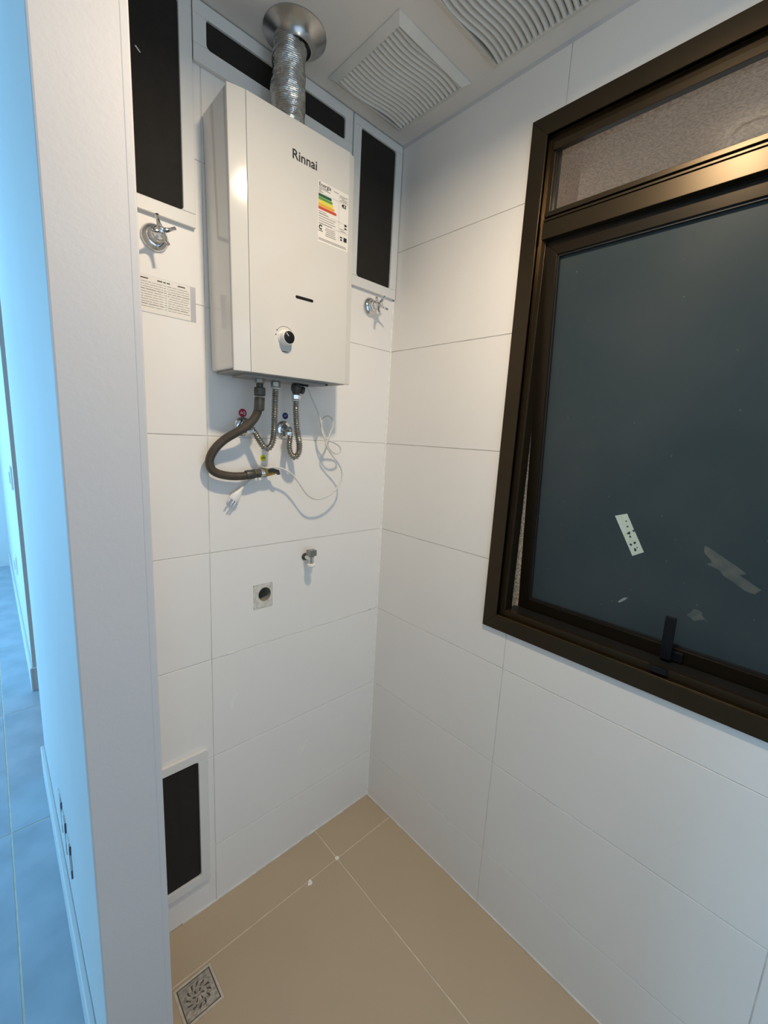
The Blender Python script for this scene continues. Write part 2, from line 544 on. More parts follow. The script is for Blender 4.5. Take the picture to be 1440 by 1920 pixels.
for q in ([(sy0 - st, sb + .038), (sy0 - st, -.058), (sy0 - st - .004, -.062), (sy0 - st - .004, sb + .042)],
          [(sy1 + st, sb + .038), (sy1 + st, -.058), (sy1 + st + .004, -.062), (sy1 + st + .004, sb + .042)],
          [(sy0 - st, sb + .038), (sy1 + st, sb + .038), (sy1 + st + .004, sb + .042), (sy0 - st - .004, sb + .042)],
          [(sy0 - st, -.058), (sy1 + st, -.058), (sy1 + st + .004, -.062), (sy0 - st - .004, -.062)]):
    gk.prism(q, 0.004, 0.016, lambda u, v, w: (w, u, v))
gk.build('glazing_bead', RUBBERK, sash)
MB().box((0.012, sy0 - 0.02, sb + 0.02), (0.017, sy1 + 0.02, -0.04)).build('frosted_pane', FROST, sash)
hd = MB().box((-0.010, 0.012, sb + 0.010), (0.000, -0.030, sb + 0.034))
hd.box((-0.022, 0.010, sb + 0.014), (-0.008, -0.012, sb + 0.030))
hd.box((-0.026, 0.010, sb + 0.016), (-0.018, -0.011, sb + 0.118))
hdo = hd.build('handle', BLACKP, sash, bevel=0.002)
hdo['label'] = 'black lever handle on the bottom rail'
wpart('handle_keeper', MB().box((0.000, -0.872, 0.960), (0.012, -0.905, 0.972)), BLACKP, bevel=0.001)

# paper left on the pane
def on_glass(y, z, w=0.0):
    p = sash_m @ Vector((0.0117 - w, y + 0.886, z - HZ))
    return p
sash_m = Matrix.Translation((0.016, -0.886, HZ)) @ Matrix.Rotation(-math.radians(4.2), 4, 'Y')
def glass_patch(name, pts, m, label, cat, th=0.0005):
    n = len(pts)
    vs = [on_glass(y, z, 0.0) for y, z in pts] + [on_glass(y, z, th) for y, z in pts]
    fs = [tuple(range(n)), tuple(range(2 * n - 1, n - 1, -1))] + [(i, (i + 1) % n, n + (i + 1) % n, n + i) for i in range(n)]
    c = sum(vs[:n], Vector()) / n
    o = MB().add([v - c for v in vs], fs).build(name, m, loc=c)
    return tag(o, label, cat)
PSTICK = mat('pale_green_paper', (0.55, 0.66, 0.58), 0.7, color2=(0.50, 0.60, 0.53), scale=60)
ps = glass_patch('paper_sticker', [(-0.7363, 1.269), (-0.7618, 1.2786), (-0.8074, 1.1943), (-0.7849, 1.1797)], PSTICK,
            'pale green paper strip stuck slantwise on the frosted pane', 'sticker')
for (dy, dz, s) in [(-.008, .010, .0035), (.002, .002, .004), (-.002, -.006, .003), (.006, .018, .002), (-.014, -.018, .003), (-.006, -.024, .0025), (.010, .030, .002), (-.016, -.034, .0035), (-.020, -.028, .002)]:
    k = 6
    mb = MB()
    ring = [(-0.7726 + dy + s * random.uniform(.5, 1.4) * math.cos(i * 6.283 / k), 1.2304 + dz + s * random.uniform(.5, 1.6) * math.sin(i * 6.283 / k)) for i in range(k)]
    c0 = ps.location
    mb.add([on_glass(y, z, 0.0007) - c0 for y, z in ring], [tuple(range(k))])
    o = mb.build('tear', FROST, ps)
DIRT = mat('dried_splash', (0.10, 0.115, 0.105), 0.8, color2=(0.06, 0.08, 0.085), scale=40)
def blob(cy, cz, ry, rz, ang, n=18, jag=0.3):
    out = []
    for i in range(n):
        a = 2 * math.pi * i / n
        k = 1 + random.uniform(-jag, jag)
        u, v = ry * math.cos(a) * k, rz * math.sin(a) * k
        out.append((cy + u * math.cos(ang) - v * math.sin(ang), cz + u * math.sin(ang) + v * math.cos(ang)))
    return out
glass_patch('dirt_smear', blob(-0.958, 1.195, 0.052, 0.016, 0.55, jag=0.45), DIRT, 'large pale dried splash on the frosted pane, right of the paper strip', 'smear', 0.0003)
glass_patch('dirt_smear', blob(-0.924, 1.079, 0.013, 0.017, 0.2), DIRT, 'small round pale smear on the frosted pane above the window handle', 'smear', 0.0003)
glass_patch('dirt_smear', blob(-0.777, 1.065, 0.013, 0.003, -0.75, jag=0.2), mat('white_scratch', (0.3, 0.33, 0.33), 0.8, var=0.2), 'thin pale scratch mark low on the frosted pane', 'smear', 0.0003)

# ------------------------------------------------------------------ text helper (flat print)
def text_mesh(body, size, m, bold=0.0, align='CENTER'):
    c = bpy.data.curves.new('lettering', 'FONT')
    c.body = body
    c.size = size
    c.align_x = align
    c.align_y = 'CENTER'
    c.offset = bold
    c.resolution_u = 4
    o = bpy.data.objects.new('lettering', c)
    COL.objects.link(o)
    dg = bpy.context.evaluated_depsgraph_get()
    me = bpy.data.meshes.new_from_object(o.evaluated_get(dg))
    bpy.data.objects.remove(o, do_unlink=True)
    me.transform(Matrix.Rotation(math.pi / 2, 4, 'X'))     # now faces -y, reads along +x
    me.materials.clear()
    me.materials.append(m)
    return me

# ------------------------------------------------------------------ water heater
HX, HZ0 = -0.4335, 1.560
heater = empty('water_heater', (HX, 0, HZ0), (0, -0.020, 0))
tag(heater, 'white wall mounted gas water heater with a black dial', 'water heater')
XL, XR, D1, D2, HH = -0.598 - HX, -0.2695 - HX, -0.126, -0.1375, 0.550
body = MB().prism([(XL, -0.004), (XL, D1), (XR, D1), (XR, -0.004)], 0.006, HH - 0.002, lambda u, v, w: (u, v, w))
body.build('body', ENAMELS, heater, bevel=0.004)
xc0, xc1 = XL + 0.038, XR - 0.021
for nm, poly in (('cover_side', [(XL, D1), (XL + 0.001, D1 - 0.0035), (xc0 - 0.0006, D2 + 0.0004), (xc0 - 0.0006, D1)]),
                 ('front_panel', [(xc0, D1), (xc0, D2), (xc1, D2), (xc1, D1)]),
                 ('cover_side', [(xc1 + 0.0006, D1), (xc1 + 0.0006, D2 + 0.0006), (XR - 0.001, D1 - 0.0035), (XR, D1)])):
    MB().prism(poly, 0.0, HH, lambda u, v, w: (u, v, w)).build(nm, ENAMEL, heater, bevel=0.0012)
bp = MB().box((XL + 0.010, -0.118, 0.000), (XR - 0.010, -0.010, 0.006))
bp.box((XL + 0.04, -0.10, -0.006), (XR - 0.06, -0.03, 0.0))
bp.build('bottom_plate', mat('grey_bottom_plate', (0.32, 0.32, 0.31), 0.5, var=0.1), heater, bevel=0.001)
for sx in (XL + 0.062, XR - 0.05):
    MB().lathe([(0, 0.004), (0.004, 0.004), (0.005, 0.002)], (sx, -0.09, 0.0), (0, 0, -1), 10).build('screw', DARKM, heater)
lg = text_mesh('Rinnai', 0.0275, INK, bold=0.0004)
link('logo', lg, heater, loc=(-0.420 - HX, D2 - 0.0004, 2.040 - HZ0 - 0.0))
# display slot
slot = []
for i in range(24):
    a = 2 * math.pi * i / 24
    slot.append((math.cos(a) * 0.0034 + (0.0215 if math.cos(a) > 0 else -0.0215), math.sin(a) * 0.0034))
MB().prism(slot, D2 - 0.0004, D2 + 0.002, lambda u, v, w: (-0.420 - HX + u, w, 1.7455 - HZ0 + v)).build('display_window', BLACKP, heater)
# knob
kx, kz = -0.4735 - HX, 1.6465 - HZ0
knob = MB().lathe([(0, 0.0185), (0.003, 0.0185), (0.004, 0.0170), (0.018, 0.0160), (0.0195, 0.0150)], (kx, D2, kz), (0, -1, 0), 36)
knob = knob.build('knob', WHITEP, heater, smooth=True)
MB().lathe([(0, 0.0138), (0.0008, 0.0138), (0.0013, 0.0130)], (kx, D2 - 0.0195, kz), (0, -1, 0), 36).build('dial_cap', BLACKP, knob, smooth=True)
a = math.radians(132)
u = Vector((math.cos(a), 0, math.sin(a)))
nrm = Vector((-u.z, 0, u.x))
o0 = Vector((kx, D2 - 0.0211, kz))
MB().add([o0 + u * 0.003 + nrm * 0.0007, o0 + u * 0.012 + nrm * 0.0007, o0 + u * 0.012 - nrm * 0.0007, o0 + u * 0.003 - nrm * 0.0007], [(0, 1, 2, 3)]).build('pointer', WHITEP, knob)
arc = MB()
for i in range(20):
    a0, a1 = [math.radians(148 - 135 * (i + t) / 20) for t in (0, 1)]
    arc.add([(kx + r * math.cos(t), D2 - 0.0003, kz + 0.003 + r * math.sin(t)) for r, t in ((.0233, a0), (.0233, a1), (.0240, a1), (.0240, a0))], [(0, 1, 2, 3)])
for a0, rr in ((150, 0.0016), (175, 0.0016), (13, 0.0016)):
    a0 = math.radians(a0)
    arc.add([(kx + 0.0242 * math.cos(a0) + rr * math.cos(t * 0.785), D2 - 0.0003, kz + 0.003 + 0.0242 * math.sin(a0) + rr * math.sin(t * 0.785)) for t in range(8)], [tuple(range(8))])
arc.add([(kx + dx, D2 - 0.0003, kz - 0.031 + dz) for dx, dz in ((-.009, 0), (.007, 0), (.007, .0014), (-.009, .0014))], [(0, 1, 2, 3)])
arc.build('dial_marks', INK, heater)['kind'] = 'stuff'
# energy label
lx0, lx1, lz0, lz1 = -0.3835 - HX, -0.2925 - HX, 1.8835 - HZ0, 2.0145 - HZ0
yl = D2 - 0.0003
label = MB().box((lx0, yl, lz0), (lx1, D2 + 0.0005, lz1)).build('energy_label', PAPER, heater)
def flat(pts, w=0.0003):
    return MB().add([(lx0 + x, yl - w, lz1 - z) for x, z in pts], [tuple(range(len(pts)))])
def rectf(mb, x0, z0, x1, z1, w=0.0003):
    mb.add([(lx0 + x, yl - w, lz1 - z) for x, z in ((x0, z0), (x1, z0), (x1, z1), (x0, z1))], [(0, 1, 2, 3)])
for i, (m, ln) in enumerate(((E_DG, 0.037), (E_G, 0.040), (E_Y, 0.042), (E_O, 0.046), (E_R, 0.052))):
    z0 = 0.0265 + i * 0.0068
    flat([(0.001, z0), (ln, z0), (ln + 0.003, z0 + 0.003), (ln, z0 + 0.006), (0.001, z0 + 0.006)]).build('rating_bar', m, label)
me = text_mesh('Energia', 0.0120, INK, bold=0.00012, align='LEFT')
link('heading', me, label, loc=(lx0 + 0.002, yl - 0.0003, lz1 - 0.0068))
flat([(0.069, 0.0305), (0.073, 0.0265), (0.083, 0.0265), (0.083, 0.0345), (0.073, 0.0345)]).build('rating_arrow', INK, label)
me = text_mesh('A', 0.008, PAPER, bold=0.0003)
link('rating_letter', me, label, loc=(lx0 + 0.078, yl - 0.0006, lz1 - 0.0305))
pr = MB()
for (x0, z0, x1) in [(.045, .0075, .060), (.002, .0125, .028), (.002, .0155, .036), (.002, .0185, .009), (.002, .0215, .014), (.064, .010, .088), (.064, .0135, .080), (.070, .017, .088), (.064, .0205, .088),
                     (.002, .0635, .024), (.002, .0675, .030), (.002, .0735, .052), (.002, .0785, .048), (.002, .0835, .052), (.002, .0885, .042), (.022, .0955, .050), (.020, .0995, .052), (.024, .1035, .050), (.022, .1075, .052), (.022, .1115, .054),
                     (.002, .1215, .084), (.002, .1245, .086), (.064, .083, .078), (.066, .087, .084)]:
    rectf(pr, x0, z0, x1, z0 + 0.0013)
for z in (.0245, .0695, .0905):
    rectf(pr, 0.001, z, 0.090, z + 0.0004)
rectf(pr, 0.0615, 0.008, 0.0619, 0.115)
pr.build('small_print', INKG, label)['kind'] = 'stuff'
bk = MB()
for (x0, z0, x1, z1) in [(.079, .070, .086, .0745), (.079, .0775, .086, .081), (.066, .101, .073, .104), (.067, .106, .072, .110), (.077, .100, .087, .110), (.002, .105, .014, .1065)]:
    rectf(bk, x0, z0, x1, z1)
bk.build('pictograms', INK, label)['kind'] = 'stuff'
ring = MB()
for i in range(18):
    a0, a1 = [math.radians(20 + 300 * (i + t) / 18) for t in (0, 1)]
    ring.add([(lx0 + .008 + r * math.cos(t), yl - .0003, lz1 - .098 + r * math.sin(t)) for r, t in ((.0025, a0), (.0025, a1), (.0055, a1), (.0055, a0))], [(0, 1, 2, 3)])
ring.build('seal_mark', INK, label)

# ------------------------------------------------------------------ flue duct with collar
flue = empty('flue_duct', (-0.4345, -0.082, 2.105))
tag(flue, 'crumpled aluminium flue pipe from water heater to ceiling collar', 'duct')
n = 28
vs, fs = [], []
rows = 160
ph = [random.uniform(0, 6.28) for _ in range(8)]
for i in range(rows + 1):
    t = i / rows
    z = 0.0085 + t * 0.1935
    cx = -0.006 * math.sin(t * 3.0) - 0.002
    for k in range(n):
        a = 2 * math.pi * k / n
        fold = 0.0005 * math.sin(i * 1.9 + 1.0 * a)
        dent = 0.0016 * math.sin(3 * a + ph[0] + t * 9) * math.sin(t * 14 + ph[1]) + 0.0012 * math.sin(5 * a + ph[2] - t * 17)
        r = 0.0365 + fold + dent + 0.0025 * math.exp(-((t - 0.36) / 0.10) ** 2) - 0.002 * math.exp(-((t - 0.1) / 0.08) ** 2)
        vs.append((cx + r * math.cos(a), r * math.sin(a), z))
for i in range(rows):
    for k in range(n):
        j = (k + 1) % n
        fs.append((i * n + k, i * n + j, (i + 1) * n + j, (i + 1) * n + k))
MB().add(vs, fs).build('duct', FOIL, flue, smooth=True)
cx, cy = -0.431 + 0.4345, -0.089 + 0.082
cl = MB().lathe([(0.0, 0.070), (0.003, 0.0705), (0.004, 0.068), (0.014, 0.047), (0.024, 0.040), (0.030, 0.0385), (0.030, 0.036)], (cx, cy, 0.205), (0, 0, -1), 48, cap=False)
cl.build('ceiling_collar', STEEL, flue, smooth=True)

# ------------------------------------------------------------------ pipes under the heater
def nut(mb, p, axis, r, h, n=6):
    mb.lathe([(0, r * 0.93), (h * 0.12, r), (h * 0.88, r), (h, r * 0.93)], p, axis, n)
    return mb
def offset(pts, o):
    return [Vector(p) - Vector(o) for p in pts]
# gas hose
G = [(-0.508, -0.075, 1.5046), (-0.5098, -0.073, 1.4825), (-0.5173, -0.068, 1.4585), (-0.5356, -0.062, 1.4364), (-0.5592, -0.053, 1.4193), (-0.5856, -0.042, 1.3997), (-0.6065, -0.034, 1.3754), (-0.6167, -0.029, 1.349), (-0.6111, -0.027, 1.3265), (-0.5914, -0.027, 1.3142), (-0.5575, -0.028, 1.3081), (-0.5224, -0.03, 1.3089), (-0.5021, -0.031, 1.3128)]
o = Vector((-0.508, -0.075, 1.52))
gh = empty('gas_hose', o)
tag(gh, 'thick dark rubber gas hose curving left below the water heater', 'hose')
MB().tube(offset(spline(G, 0.005), o), 0.0105, 16).build('hose', GASR, gh, smooth=True)
m = MB().lathe([(0.0, 0.012), (0.004, 0.0125), (0.028, 0.0125), (0.032, 0.0115)], Vector(G[0]) - o + Vector((0, 0, 0.004)), (-0.05, 0, -1), 18)
m.build('ferrule', DARKM, gh, smooth=True)
m = MB().lathe([(0.0, 0.0115), (0.003, 0.0125), (0.022, 0.0125), (0.025, 0.0115)], Vector(G[-1]) - o + Vector((0.002, 0, 0)), (-1, 0, -.08), 18)
m.build('ferrule', DARKM, gh, smooth=True)
nut(MB(), (0, 0, -0.008), (0, 0, 1), 0.0145, 0.020, 8).build('nut', DARKM, gh, bevel=0.0010)
MB().lathe([(0, 0.0085), (0.016, 0.0085)], (0, 0, 0.012), (0, 0, 1), 14).build('fitting', DARKM, gh, smooth=True)
nut(MB(), (0, 0, 0.022), (0, 0, 1), 0.0120, 0.012).build('nut', STEELD, gh, bevel=0.0006)
# gas valve at the wall
gv = empty('gas_valve', (-0.468, 0, 1.316))
tag(gv, 'brass gas valve with dark nut where the rubber hose meets the wall', 'valve')
nut(MB(), (-0.034, -0.031, -0.002), (1, 0, 0.06), 0.0125, 0.018).build('nut', DARKM, gv, bevel=0.0008)
MB().lathe([(0, 0.0085), (0.003, 0.0095), (0.006, 0.0085), (0.009, 0.0095), (0.012, 0.0085)], (-0.016, -0.031, -0.001), (1, 0, 0.06), 18).build('threaded_end', CHROME, gv, smooth=True)
b = MB().lathe([(0, 0.0088), (0.010, 0.0100), (0.020, 0.0088), (0.030, 0.0070), (0.034, 0.003)], (-0.004, -0.031, 0.0), (1, 0, 0.04), 18)
b.lathe([(0, 0.0085), (0.030, 0.0085)], (0.010, 0.0, 0.0), (0, -1, 0), 16)
b.build('valve_body', BRASS, gv, smooth=True)
MB().lathe([(0, 0.016), (0.003, 0.016), (0.005, 0.009)], (0.010, 0.0, 0.0), (0, -1, 0), 24).build('wall_flange', STEELD, gv, smooth=True)
lv = MB().prism([(0.004, 0.010), (0.014, 0.014), (0.036, 0.008), (0.040, -0.004), (0.032, -0.006), (0.022, 0.003), (0.008, 0.002)], -0.0435, -0.0395, lambda u, v, w: (u - 0.002, w, v))
lv.build('lever', DARKM, gv, bevel=0.0008)
# corrugated hoses
def corrugated(i, L):
    return 0.0078 + 0.0016 * math.sin(L * 2 * math.pi / 0.0056)
Hh = [(-0.4617, -0.07, 1.5400), (-0.4629, -0.07, 1.5132), (-0.4629, -0.068, 1.4731), (-0.4619, -0.064, 1.4324), (-0.4641, -0.06, 1.4005), (-0.4731, -0.057, 1.3835), (-0.4837, -0.054, 1.3845), (-0.4937, -0.05, 1.3991), (-0.506, -0.045, 1.4202), (-0.516, -0.041, 1.4345)]
Cc = [(-0.4017, -0.07, 1.5152), (-0.4004, -0.069, 1.4779), (-0.3944, -0.066, 1.4359), (-0.3845, -0.062, 1.3974), (-0.3832, -0.058, 1.3724), (-0.3929, -0.055, 1.3603), (-0.4047, -0.052, 1.3688), (-0.4077, -0.048, 1.3902), (-0.4024, -0.044, 1.4163), (-0.402, -0.04, 1.4320)]
for pts, nm in ((Hh, 'V shaped corrugated steel water hose under the red round sticker'), (Cc, 'U shaped corrugated steel water hose under the blue round sticker')):
    o = Vector(pts[0])
    h = empty('water_hose', o)
    tag(h, nm, 'hose', 'steel hoses under the heater')
    MB().tube(offset(spline(pts, 0.00115), o), corrugated, 12).build('hose', HOSEM, h, smooth=True)
    if pts is Hh:
        nut(MB(), (0, 0, -0.002), (0, 0, 1), 0.0125, 0.014).build('nut', STEELD, h, bevel=0.0006)
        MB().lathe([(0, 0.0105), (0.003, 0.0105)], (0, 0, -0.006), (0, 0, 1), 18).build('washer', WHITEP, h, smooth=True)
        MB().lathe([(0, 0.008), (0.010, 0.008)], (0, 0, 0.011), (0, 0, 1), 14).build('spigot', STEELD, h, smooth=True)
    else:
        nut(MB(), (0, 0, -0.002), (0, 0, 1), 0.0120, 0.013).build('nut', CHROME, h, bevel=0.0006)
        MB().lathe([(0, 0.0105), (0.003, 0.0105)], (0, 0, -0.006), (0, 0, 1), 18).build('washer', WHITEP, h, smooth=True)
        v = MB().lathe([(0, 0.009), (0.006, 0.010), (0.012, 0.0135), (0.022, 0.0135), (0.028, 0.010), (0.044, 0.009)], (0, 0, 0.011), (0, 0, 1), 18)
        v.lathe([(0, 0.007), (0.014, 0.007), (0.015, 0.010), (0.022, 0.0095)], (0, 0, 0.028), (1, -0.2, -0.25), 14)
        v.build('shutoff_valve', DARKM, h, smooth=True)
        MB().box((-0.010, -0.006, 0.034), (0.032, -0.010, 0.039)).build('valve_lever', BLACKP, h, bevel=0.001)
# chrome wall outlets behind the hoses
for (x, z, tip, lab) in ((-0.518, 1.435, (-0.5145, -0.0405, 1.4365), 'chrome wall outlet partly behind the dark gas hose'),
                         (-0.398, 1.433, (-0.4030, -0.040, 1.4345), 'chrome round wall outlet below the blue sticker')):
    e = empty('wall_outlet', (x, 0, z))
    tag(e, lab, 'pipe fitting', 'hose outlets on the wall')
    MB().lathe([(0.0002, 0.0245), (0.003, 0.0245), (0.006, 0.021), (0.009, 0.014), (0.009, 0.010)], (0, 0, 0), (0, -1, 0), 36).build('flange', CHROME, e, smooth=True)
    t = Vector(tip) - Vector((x, 0, z))
    MB().tube(spline([(0, -0.004, 0), (0, -0.018, 0), (0, -0.032, 0), t], 0.003), 0.0085, 14).build('elbow', STEELD, e, smooth=True)
    nut(MB(), t - Vector((0, 0, 0.007)), (0.35 if x < -0.45 else 0.0, -0.1, -1), 0.0110, 0.010).build('nut', CHROME, e, bevel=0.0005)
# round vinyl stickers
for (x, z, r, m, txt, tm, ts, lab) in ((-0.518, 1.4700, 0.0108, RED, 'AQ', WHITEP, 0.0098, 'small red round sticker marked AQ'),
                                       (-0.393, 1.4715, 0.0090, BLUE, 'AF', mat('pale_blue_ink', (0.35, 0.40, 0.60), 0.5, var=0.05), 0.0080, 'small dark blue round sticker marked AF'),
                                       (-0.4600, 1.3535, 0.0088, YEL, 'GÁS', INK, 0.0068, 'small yellow round sticker marked GÁS')):
    s = MB().lathe([(0.0, r), (0.0004, r)], (0, 0, 0), (0, -1, 0), 28).build('round_sticker', m, loc=(x, -0.0001, z))
    tag(s, lab, 'sticker', 'pipe stickers')
    link('lettering', text_mesh(txt, ts, tm, bold=0.0002), s, loc=(0, -0.0006, 0))

# power cord and plug
cord = [(-0.3601, -0.06, 1.5535), (-0.3525, -0.06, 1.5361), (-0.3382, -0.058, 1.513), (-0.3186, -0.054, 1.4856), (-0.3072, -0.052, 1.4581), (-0.2975, -0.05, 1.4329), (-0.2808, -0.046, 1.412), (-0.2685, -0.044, 1.431), (-0.2597, -0.044, 1.4532), (-0.2644, -0.044, 1.4745), (-0.2836, -0.044, 1.4778), (-0.3013, -0.046, 1.4629), (-0.3033, -0.05, 1.4387), (-0.2926, -0.052, 1.4118), (-0.273, -0.05, 1.3844), (-0.2501, -0.046, 1.3719), (-0.2307, -0.044, 1.3753), (-0.2293, -0.044, 1.3898), (-0.2473, -0.046, 1.4006), (-0.2772, -0.052, 1.4077), (-0.2911, -0.056, 1.3982), (-0.2676, -0.054, 1.3691), (-0.2414, -0.052, 1.3436), (-0.2244, -0.05, 1.3157), (-0.2291, -0.05, 1.283), (-0.2601, -0.05, 1.2515), (-0.2985, -0.05, 1.2375), (-0.3287, -0.05, 1.2409), (-0.351, -0.05, 1.2562), (-0.3747, -0.05, 1.2864), (-0.3992, -0.05, 1.3126), (-0.4244, -0.05, 1.3263), (-0.4502, -0.05, 1.3324), (-0.4742, -0.048, 1.331), (-0.4800, -0.016, 1.3290), (-0.4918, -0.008, 1.3047), (-0.512, -0.014, 1.2899), (-0.5249, -0.016, 1.2791)]
o = Vector(cord[0])
pc = empty('power_cord', o)
tag(pc, 'pale power cord looping from heater to a white three pin plug', 'cord')
MB().tube(offset(spline(cord, 0.004), o), 0.0026, 8).build('cable', CABLE, pc, smooth=True)
tie = Vector((-0.2840, -0.050, 1.4105)) - o
MB().lathe([(0, 0.0075), (0.004, 0.0075)], tie, (0.5, 0, -0.86), 12).build('cable_tie', CABLE, pc, smooth=True)
p0 = Vector((-0.5249, -0.016, 1.2791)) - o
ax = Vector((-0.62, 0, -0.80)).normalized()
side = Vector((0.80, 0, -0.62)).normalized()
vs, fs = [], []
sec = [(0.000, .0035, .0035), (.010, .0045, .0045), (.016, .0065, .0055), (.024, .0100, .0065), (.034, .0135, .0072), (.042, .0140, .0072), (.045, .0130, .0064)]
nn = 14
for d, a_, b_ in sec:
    for k in range(nn):
        t = 2 * math.pi * k / nn
        vs.append(p0 + ax * d + side * (a_ * math.cos(t)) + Vector((0, 1, 0)) * (b_ * math.sin(t)))
for i in range(len(sec) - 1):
    for k in range(nn):
        j = (k + 1) % nn
        fs.append((i * nn + k, i * nn + j, (i + 1) * nn + j, (i + 1) * nn + k))
fs += [tuple(range(nn)), tuple((len(sec) - 1) * nn + k for k in range(nn))]
plug = MB().add(vs, fs).build('plug', WHITEP, pc, smooth=True)
for s_ in (-1, 0, 1):
    q = p0 + ax * 0.044 + side * (s_ * 0.0088) + Vector((0, -0.003 if s_ == 0 else 0, 0))
    MB().lathe([(0, 0.0024), (0.017, 0.0024), (0.019, 0.0015)], q, ax, 10).build('pin', CHROME, plug, smooth=True)

# ------------------------------------------------------------------ chrome stop valves with cross handles
def cross_valve(x, z, a0, lab):
    e = empty('shutoff_tap', (x, 0, z))
    tag(e, lab, 'tap', 'chrome taps beside the heater')
    MB().lathe([(0.0002, 0.0270), (0.003, 0.0275), (0.006, 0.0262), (0.012, 0.0210), (0.0135, 0.0165)], (0, 0, 0), (0, -1, 0), 40).build('flange', CHROME, e, smooth=True)
    MB().lathe([(0.010, 0.0165), (0.020, 0.0160), (0.022, 0.0140), (0.030, 0.0135), (0.032, 0.0115), (0.044, 0.0105)], (0, 0, 0), (0, -1, 0), 32).build('stem', CHROME, e, smooth=True)
    hub = MB().lathe([(0.040, 0.0088), (0.046, 0.0100), (0.052, 0.0085), (0.056, 0.0055), (0.057, 0.0015)], (0, 0, 0), (0, -1, 0), 24)
    hub = hub.build('handle', CHROME, e, smooth=True)
    for k in range(4):
        a = a0 + k * math.pi / 2
        d = Vector((math.cos(a), 0, math.sin(a)))
        pts = [d * 0.004 + Vector((0, -0.049, 0)), d * 0.012 + Vector((0, -0.050, 0)), d * 0.020 + Vector((0, -0.053, 0)), d * 0.027 + Vector((0, -0.059, 0))]
        sp = spline(pts, 0.0015)
        MB().tube(sp, lambda i, L: 0.0058 - 0.0024 * min(1, L / 0.014), 10).build('arm', CHROME, hub, smooth=True)
cross_valve(-0.714, 1.8225, math.radians(112), 'chrome cross handle tap left of the heater above the paper notice')
cross_valve(-0.100, 1.8260, math.radians(65), 'chrome cross handle tap right of the heater by the corner')

# instruction notice
nt_o = empty('paper_notice', (-0.70, 0, 1.668))
tag(nt_o, 'small printed notice on shiny film left of the heater', 'notice')
nx0, nx1, nz0, nz1 = -0.110, 0.069, 0.0, 0.076
MB().box((nx0, -0.0006, nz0), (nx1, -0.0001, nz1)).build('film', mat('silver_film', (0.62, 0.62, 0.64), 0.25, 0.3, var=0.1), nt_o)
MB().box((nx0 + 0.002, -0.0009, nz0 + 0.001), (nx1 - 0.012, -0.0006, nz1 - 0.001)).build('paper', PAPER, nt_o)
pr = MB()
random.seed(3)
for i in range(11):
    z = nz1 - 0.014 - i * 0.0050
    x = nx0 + 0.004
    while x < nx1 - 0.020:
        w = random.uniform(0.006, 0.022)
        x1 = min(x + w, nx1 - 0.014)
        h = 0.0011 if i not in (3, 9) else 0.0016
        pr.add([(x, -0.0010, z), (x1, -0.0010, z), (x1, -0.0010, z + h), (x, -0.0010, z + h)], [(0, 1, 2, 3)])
        x = x1 + 0.0015
pr.build('small_print', INKG, nt_o)['kind'] = 'stuff'
hd = MB()
for (x0, x1) in ((-0.046, -0.030), (-0.012, 0.014), (0.030, 0.046)):
    hd.add([(x0, -0.0010, nz1 - .008), (x1, -0.0010, nz1 - .008), (x1, -0.0010, nz1 - .0055), (x0, -0.0010, nz1 - .0055)], [(0, 1, 2, 3)])
hd.build('heading', INK, nt_o)['kind'] = 'stuff'
for x in (0.000, 0.007):
    MB().tube([(x, -0.0006, nz0 + .001), (x + .0005, -0.0006, nz1 * .5), (x - .001, -0.0006, nz1 - .001)], 0.0012, 6).build(
        'crease', mat('glossy_film', (0.92, 0.91, 0.88), 0.10, 0.0, var=0.02), nt_o, smooth=True)

# ------------------------------------------------------------------ wall vents
def vent(x0, x1, z0, z1, lab, wl=0.028, wr=0.026, wt=0.022, wb=0.028, right_hidden=False, th=0.011):
    cx = (x0 + x1) / 2
    e = empty('wall_vent', (cx, 0, z0))
    tag(e, lab, 'vent', 'screened wall vents')
    a, b, h = x0 - cx, x1 - cx, z1 - z0
    def rail(u0, v0, u1, v1):
        mb = MB().box((u0, -th, v0), (u1, -0.0002, v1))
        o = mb.build('frame_rail', ALU, e, bevel=0.0012)
        return o
    g = 0.0003
    rail(a, wb + g, a + wl, h - wt - g)
    rail(b - wr, wb + g, b, h - wt - g)
    rail(a, 0, b, wb)
    rail(a, h - wt, b, h)
    MB().box((a + wl - 0.002, -0.005, wb - 0.002), (b - wr + 0.002, -0.002, h - wt + 0.002)).build('screen', SCREEN, e)
    # inner lip of the frame with rounded corners
    for (sx, sz, ux, uz) in ((a + wl, wb, 1, 1), (b - wr, wb, -1, 1), (a + wl, h - wt, 1, -1), (b - wr, h - wt, -1, -1)):
        rr = 0.007
        pts = [(sx, sz)] + [(sx + ux * rr * (1 - math.sin(t)), sz + uz * rr * (1 - math.cos(t))) for t in [i * math.pi / 12 for i in range(7)]]
        MB().prism(pts, -th, -0.003, lambda u, v, w: (u, w, v)).build('corner_fillet', ALU, e)
    return e
lv_ = vent(-0.829, -0.6300, 1.866, 2.307, 'tall dark screened vent in white frame left of the heater')
vent(-0.6275, -0.1985, 2.194, 2.307, 'long low dark screened vent behind the flue pipe', wt=0.026, wb=0.033, wl=0.028, wr=0.026)
vent(-0.1945, -0.0030, 1.869, 2.307, 'tall dark screened vent in white frame right of the heater', wl=0.028, wr=0.026)
vent(-0.829, -0.6295, 0.110, 0.541, 'low dark screened vent in white frame near the floor', wb=0.028, wt=0.026)

MB().prism([(-0.0085, 0.2915), (-0.0065, 0.2925), (0.0015, 0.2855), (0.0005, 0.2840)], -0.0062, -0.0052, lambda u, v, w: (u, w, v)).build('fleck', SMEAR, lv_)

